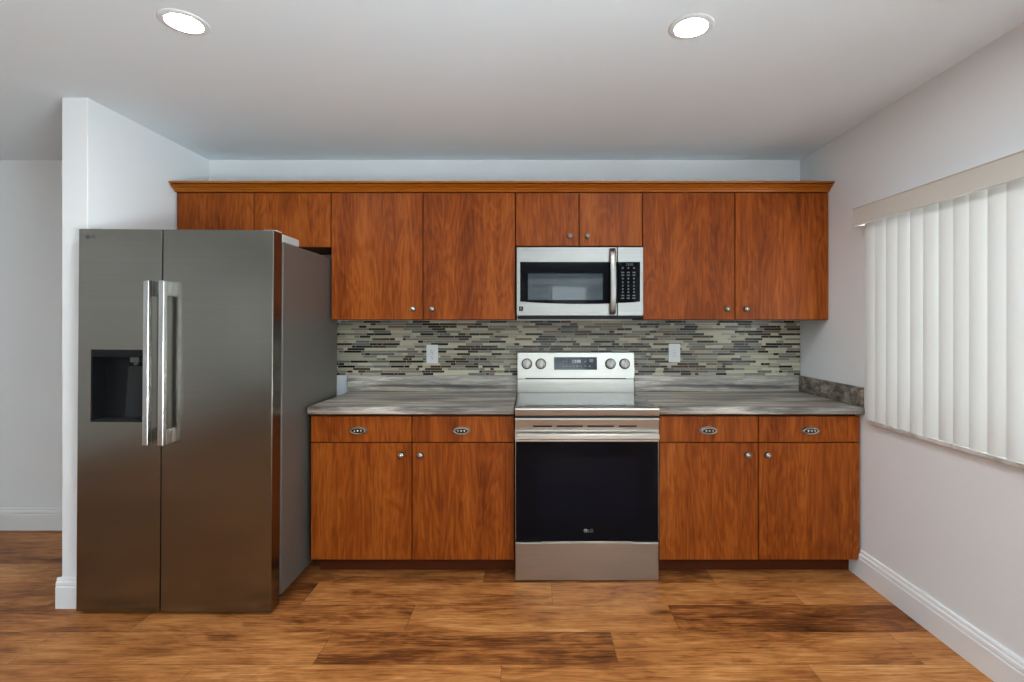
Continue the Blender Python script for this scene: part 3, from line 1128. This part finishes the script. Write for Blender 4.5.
# ------------------------------------------------------------------ refrigerator
def refrigerator():
    cx = -1.675
    root = thing('refrigerator', 'tall stainless side-by-side refrigerator with a dispenser standing beside the white wall stub', 'refrigerator', (cx, 2.75, 0))
    XL, XR = cx - 0.455, cx + 0.455
    F, D1 = 2.335, 2.412
    zb, zt = 0.013, 1.800
    # cabinet
    b = B()
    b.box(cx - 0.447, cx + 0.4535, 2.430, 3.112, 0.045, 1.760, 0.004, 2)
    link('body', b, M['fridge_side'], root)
    b = B()
    b.box(cx - 0.43, cx + 0.43, 2.425, 2.445, 0.014, 0.045)
    link('base_grille', b, M['black_plastic'], root)
    for fx in (cx - 0.40, cx + 0.40):
        for fy in (2.50, 3.05):
            b = B()
            b.lathe([(0.02, 0.0), (0.02, 0.012), (0.012, 0.014), (0.012, 0.046)], (fx, fy, 0.0), 'z', 16)
            link('foot', b, M['black_plastic'], root)
    b = B()
    b.box(cx - 0.44, cx + 0.445, D1 + 0.0005, 2.4295, 0.05, 1.75)
    link('gasket', b, M['black_plastic'], root)
    for s in (-1, 1):
        b = B()
        xa, xb = (cx + 0.375, cx + 0.452) if s > 0 else (cx - 0.446, cx - 0.375)
        b.box(xa, xb, 2.425, 2.60, 1.7605, 1.799, 0.006, 2)
        b.box(xa + 0.012, xb - 0.004, 2.372, 2.426, 1.800, 1.808, 0.002, 1)
        link('hinge_cover', b, M['grey_plastic'], root)
    split = -1.738
    # freezer door with the dispenser opening
    hx0, hx1, hz0, hz1 = cx - 0.394, cx - 0.128, 0.899, 1.237

    def door(x0, x1, hole):
        t = bmesh.new()
        xs = [x0, x1] if not hole else [x0, hx0, hx1, x1]
        zs = [zb, zt] if not hole else [zb, hz0, hz1, zt]
        front = [[t.verts.new((x, F, z)) for x in xs] for z in zs]
        for i in range(len(zs) - 1):
            for j in range(len(xs) - 1):
                if hole and i == 1 and j == 1:
                    continue
                t.faces.new((front[i][j], front[i][j + 1], front[i + 1][j + 1], front[i + 1][j]))
        back = {}

        def bk(v):
            if v not in back:
                back[v] = t.verts.new((v.co.x, D1, v.co.z))
            return back[v]
        loop = front[0][:] + [front[i][-1] for i in range(1, len(zs))] + front[-1][-2::-1] + [front[i][0] for i in range(len(zs) - 2, 0, -1)]
        for a, c in zip(loop, loop[1:] + loop[:1]):
            t.faces.new((a, bk(a), bk(c), c))
        if hole:
            hl = [front[1][1], front[1][2], front[2][2], front[2][1]]
            inner = [t.verts.new((v.co.x, F + 0.012, v.co.z)) for v in hl]
            for i in range(4):
                j = (i + 1) % 4
                t.faces.new((hl[i], hl[j], inner[j], inner[i]))
        t.faces.new([bk(v) for v in loop])
        bmesh.ops.recalc_face_normals(t, faces=t.faces[:])
        outer = [e for e in t.edges if all(abs(v.co.y - F) < 1e-6 for v in e.verts) and
                 ((all(abs(v.co.x - x0) < 1e-6 for v in e.verts)) or (all(abs(v.co.x - x1) < 1e-6 for v in e.verts)) or
                  (all(abs(v.co.z - zb) < 1e-6 for v in e.verts)) or (all(abs(v.co.z - zt) < 1e-6 for v in e.verts)))]
        bmesh.ops.bevel(t, geom=outer, offset=0.0025, segments=2, affect='EDGES', profile=0.5)
        b = B()
        b.bm.free()
        b.bm = t
        return link('door', b, M['fridge_steel'], root)

    dl = door(XL, split - 0.0025, True)
    dr = door(split + 0.0025, XR, False)

    def bar(parent, xa, xb):
        b = B()
        y0, y1 = 2.278, 2.304
        b.box(xa, xb, y0, y1, 0.799, 1.559, 0.006, 3)
        o = link('handle', b, M['handle_steel'], parent)
        o['label'] = 'long vertical bar handle'
        b = B()
        b.box(xa + 0.001, xb - 0.001, y1 - 0.002, F + 0.001, 1.487, 1.557, 0.003, 2)
        link('handle_mount', b, M['handle_steel'], parent)
        b = B()
        b.box(xa + 0.001, xb - 0.001, y1 - 0.002, F + 0.001, 0.801, 0.871, 0.003, 2)
        link('handle_mount', b, M['handle_steel'], parent)
    bar(dl, -1.786, -1.759)
    bar(dr, -1.716, -1.689)
    # dispenser niche
    b = B()
    e = 0.007
    b.box(hx0, hx0 + e, F + 0.001, F + 0.075, hz0, hz1)
    b.box(hx1 - e, hx1, F + 0.001, F + 0.075, hz0, hz1)
    b.box(hx0 + e, hx1 - e, F + 0.001, F + 0.075, hz1 - 0.035, hz1)
    b.box(hx0 + e, hx1 - e, F + 0.001, F + 0.075, hz0, hz0 + e)
    b.box(hx0 + e, hx1 - e, F + 0.066, F + 0.075, hz0 + e, hz1 - 0.035)
    link('dispenser_niche', b, M['black_plastic'], dl)
    b = B()
    px = cx - 0.215
    b.prism([(px - 0.058, hz0 + 0.012), (px + 0.058, hz0 + 0.012), (px + 0.042, hz1 - 0.082), (px - 0.042, hz1 - 0.082)], 'y', F + 0.048, F + 0.066)
    link('dispenser_paddle', b, M['dark_plastic'], dl)
    b = B()
    b.box(px - 0.022, px + 0.022, F + 0.03, F + 0.066, hz1 - 0.062, hz1 - 0.035, 0.004, 2)
    b.lathe([(0.012, 0.0), (0.012, 0.012), (0.008, 0.014), (0, 0.014)], (px, F + 0.045, hz1 - 0.062), 'down', 16)
    link('dispenser_nozzle', b, M['nozzle'], dl)
    b = B()
    b.box(hx0 + 0.01, hx1 - 0.01, F + 0.004, F + 0.066, hz0 + e, hz0 + 0.011)
    link('drip_tray', b, M['dark_plastic'], dl)
    # maker's mark
    b = B()
    ring_logo(b, -2.090, F - 0.0001, 1.763, 0.0098)
    tm = text_mesh('LG', 0.0215)
    b.mesh(tm, facing(-2.0655, F - 0.0004, 1.763))
    link('logo', b, M['logo_dark'], dl)
    root.rotation_euler = (0, 0.0078, 0)


refrigerator()


# ------------------------------------------------------------------ range
def kitchen_range():
    x0, x1 = -0.0895, 0.670
    cx = (x0 + x1) / 2
    root = thing('electric_range', 'stainless freestanding electric range with black glass oven door between the base cabinets', 'range', (cx, 2.95, 0))
    b = B()
    b.box(x0 + 0.004, x1 - 0.004, 2.664, 3.283, 0.03, 0.868)
    link('body', b, M['dark_plastic'], root)
    for fx in (x0 + 0.05, x1 - 0.05):
        for fy in (2.72, 3.2):
            b = B()
            b.lathe([(0.018, 0.0), (0.018, 0.01), (0.009, 0.012), (0.009, 0.031)], (fx, fy, 0), 'z', 14)
            link('foot', b, M['black_plastic'], root)
    # cooktop
    b = B()
    b.prism([(2.640, 0.872), (2.633, 0.878), (2.628, 0.908), (2.630, 0.915), (2.637, 0.9195), (2.662, 0.9195), (2.662, 0.872)], 'x', x0, x1)
    b.box(x0, x0 + 0.011, 2.662, 3.215, 0.872, 0.9205, 0.002, 1)
    b.box(x1 - 0.011, x1, 2.662, 3.215, 0.872, 0.9205, 0.002, 1)
    ct = link('cooktop_frame', b, M['steel'], root)
    b = B()
    b.box(x0 + 0.0112, x1 - 0.0112, 2.6622, 3.215, 0.90, 0.9185)
    g = link('cooktop_glass', b, M['cook_glass'], ct)
    g['label'] = 'glossy black glass cooktop'
    # backguard
    bgx0, bgx1 = x0 - 0.004, 0.660
    b = B()
    b.box(bgx0, bgx1, 3.262, 3.286, 0.872, 1.178, 0.003, 1)
    b.prism([(3.236, 0.905), (3.238, 1.002), (3.262, 1.002), (3.262, 0.905)], 'x', bgx0, bgx1)
    b.prism([(3.222, 1.012), (3.240, 1.174), (3.262, 1.178), (3.262, 1.012)], 'x', bgx0, bgx1)
    bg = link('backguard', b, M['steel'], root)
    b = B()
    b.box(bgx0 + 0.05, bgx1 - 0.05, 3.246, 3.262, 1.0022, 1.0118)
    link('vent_slot', b, M['black_plastic'], bg)

    def pan(z):       # front of the sloping control panel
        return 3.222 + (z - 1.012) * (0.018 / 0.162)
    tilt = math.atan2(0.018, 0.162)
    kb = B()
    kb.lathe([(0.0345, 0.0), (0.0345, 0.004), (0.031, 0.005)], (0, 0, 0), '-y', 32, 1)
    kb.lathe([(0.029, 0.004), (0.0285, 0.022), (0.026, 0.026), (0.0, 0.0265)], (0, 0, 0), '-y', 32, 0)
    kb.box(-0.0065, 0.0065, -0.034, -0.024, -0.026, 0.026, 0.003, 2, 0)
    kb.box(-0.0012, 0.0012, -0.0347, -0.0335, 0.006, 0.025, 0, 1, 1)
    km = mesh_of(kb, [M['knob_grey'], M['black_plastic']], 'control_knob')
    for kx in (-0.033, 0.057, 0.507, 0.598):
        k = place('knob', km, bg, (kx, pan(1.103), 1.103))
        k.rotation_euler = (-tilt, 0, 0)
    b = B()
    z0_, z1_ = 1.065, 1.146
    b.prism([(pan(z0_) - 0.002, z0_), (pan(z1_) - 0.002, z1_), (pan(z1_) + 0.004, z1_), (pan(z0_) + 0.004, z0_)], 'x', 0.142, 0.420)
    dsp = link('display', b, M['display'], bg)
    Rt = Matrix.Rotation(PI / 2 - tilt, 4, 'X')
    tm = text_mesh('12:00', 0.026, 0.0002)
    b = B()
    b.mesh(tm, Matrix.Translation((0.287, pan(1.119) - 0.0025, 1.119)) @ Rt)
    link('clock_digits', b, M['digits'], bg)
    for ux in (0.204, 0.222, 0.244, 0.268, 0.292, 0.318, 0.345, 0.372):
        for uz in (1.089, 1.118):
            if uz > 1.1 and (0.236 < ux < 0.335 or ux > 0.36):
                continue
            yy = pan(uz) - 0.0026
            b = B()
            b.box(ux - 0.006, ux + 0.006, yy - 0.0003, yy + 0.0005, uz - 0.003, uz + 0.003)
            link('touch_key', b, M['print'], bg)
    b = B()
    b.box(0.372, 0.396, pan(1.122) - 0.003, pan(1.122) - 0.0022, 1.112, 1.134)
    link('touch_key', b, M['print'], bg)
    # oven door
    b = B()
    b.prism([(2.6415, 0.739), (2.6415, 0.800), (2.634, 0.856), (2.637, 0.862), (2.6632, 0.862), (2.6632, 0.739)], 'x', x0, x1)
    b.box(x0, x1, 2.6415, 2.6632, 0.2135, 0.739, 0.002, 1)
    od = link('oven_door', b, M['steel'], root)
    b = B()
    b.box(x0 + 0.004, x1 - 0.004, 2.6385, 2.6425, 0.214, 0.7375, 0.001, 1)
    g = link('door_glass', b, M['black_glass'], od)
    g['label'] = 'black glass front of the oven door'
    b = B()
    b.box(x0 + 0.115, x1 - 0.115, 2.6379, 2.6386, 0.345, 0.655)
    link('oven_window', b, M['micro_glass_dark'], od)
    b = B()
    for xa, xb in ((0.005, 0.105), (0.130, 0.268), (0.292, 0.432), (0.458, 0.552)):
        b.box(xa, xb, 2.6360, 2.6420, 0.816, 0.824)
    link('vent_slot', b, M['black_plastic'], od)
    b = B()
    prof = [(2.600, 0.757), (2.596, 0.762), (2.596, 0.781), (2.600, 0.787), (2.612, 0.790), (2.622, 0.788), (2.624, 0.781), (2.622, 0.760), (2.616, 0.757)]
    b.prism(prof, 'x', x0 + 0.012, x1 - 0.008)
    for xa in (x0 + 0.020, x1 - 0.045):
        b.box(xa, xa + 0.025, 2.615, 2.6405, 0.762, 0.784, 0.003, 1)
    h = link('handle', b, M['steel'], od)
    h['label'] = 'full-width flat steel bar handle'
    b = B()
    ring_logo(b, 0.283, 2.6384, 0.268, 0.0105)
    tm = text_mesh('LG', 0.024)
    b.mesh(tm, facing(0.309, 2.6380, 0.268))
    link('logo', b, M['logo_grey'], od)
    # storage drawer
    b = B()
    b.box(x0 + 0.001, x1 - 0.001, 2.640, 2.6632, 0.004, 0.205, 0.003, 2)
    b.box(x0 + 0.14, x1 - 0.14, 2.636, 2.650, 0.2045, 0.2105, 0.001, 1)
    link('storage_drawer', b, M['steel'], root)


M['micro_glass_dark'] = simple('oven_window_glass', (0.005, 0.005, 0.009), 0.05, 0, 0.09)
kitchen_range()


# ------------------------------------------------------------------ microwave
def microwave():
    x0, x1, z0, z1 = -0.0914, 0.6570, 1.404, 1.8145
    root = thing('microwave', 'stainless over-the-range microwave hanging under the short wooden cabinet', 'microwave', ((x0 + x1) / 2, 3.12, z0))
    F = 2.950
    b = B()
    b.box(x0 + 0.003, x1 - 0.003, 2.973, BACK - 0.0085, z0 + 0.004, z1 - 0.002)
    link('body', b, M['dark_plastic'], root)
    b = B()
    b.box(x0 + 0.006, x1 - 0.006, 2.958, 3.25, z0 - 0.013, z0 + 0.0035, 0.002, 1)
    link('vent_grille', b, M['black_plastic'], root)
    xs = 0.5035
    b = B()
    b.box(x0, xs - 0.001, F, 2.9725, z0 + 0.004, z1, 0.003, 2)
    dr = link('door', b, M['micro_steel'], root)

    def arc(xa, xb, zc, sag_l, sag_m, sag_r, n=12):
        pts = []
        for i in range(n + 1):
            u = i / n
            z = zc - (sag_l * (1 - u) * (1 - u) + 2 * sag_m * u * (1 - u) + sag_r * u * u)
            pts.append((xa + (xb - xa) * u, z))
        return pts
    ztop = 1.726
    b = B()
    pts = arc(-0.070, xs - 0.0012, 1.492, 0.000, 0.022, 0.010) + [(xs - 0.0012, ztop), (-0.070, ztop)]
    b.prism(pts, 'y', F - 0.002, F + 0.004)
    link('door_glass', b, M['black_glass'], dr)
    b = B()
    b.box(-0.0235, 0.4165, F - 0.0026, F - 0.0018, 1.502, 1.657)
    wn_ = link('viewing_window', b, M['micro_glass'], dr)
    wn_['label'] = 'grey tinted viewing window'
    b = B()
    path = []
    for i in range(15):
        u = i / 14
        z = 1.418 + (1.802 - 1.418) * u
        y = F - 0.010 - 0.034 * math.sin(PI * u) ** 0.7
        path.append((0.474, y, z))
    b.sweep(path, 0.036, 0.013)
    for z in (1.428, 1.792):
        b.box(0.458, 0.490, F - 0.016, F + 0.001, z - 0.012, z + 0.012, 0.003, 1)
    h = link('handle', b, M['micro_steel'], dr)
    h['label'] = 'bowed vertical steel handle'
    b = B()
    zl = 1.450
    b.box(-0.0765, -0.0520, F - 0.0009, F + 0.001, zl - 0.0135, zl + 0.0135, 0, 1, 0)
    tm = text_mesh('K', 0.027, 0.0003)
    b.mesh(tm, facing(-0.0635, F - 0.0014, zl), 1)
    link('logo', b, [M['black_plastic'], M['logo_grey']], dr)
    # control side
    b = B()
    b.box(xs + 0.001, x1, F, 2.9725, z0 + 0.004, z1, 0.003, 2)
    cp = link('control_panel', b, M['micro_steel'], root)
    b = B()
    pts = arc(xs + 0.0012, 0.6375, 1.484, 0.0, 0.0, -0.008, 4) + [(0.6375, ztop), (xs + 0.0012, ztop)]
    b.prism(pts, 'y', F - 0.002, F + 0.004)
    gl = link('touch_glass', b, M['black_glass'], cp)
    b = B()
    rows = (1.690, 1.664, 1.648, 1.628, 1.606, 1.586, 1.566, 1.548, 1.528, 1.512)
    for r, z in enumerate(rows):
        for kx in (0.535, 0.568, 0.601):
            hh = 0.0035 if r in (1, 2, 8, 9) else 0.0048
            ww = 0.0085 if r in (1, 2, 8, 9) else 0.0045
            b.box(kx - ww, kx + ww, F - 0.0024, F - 0.0019, z - hh, z + hh)
    link('keypad', b, M['key_print'], cp)
    tm = text_mesh('12:00', 0.02, 0.0001)
    b = B()
    b.mesh(tm, facing(0.575, F - 0.0022, 1.710))
    link('clock_digits', b, M['key_print'], cp)


microwave()
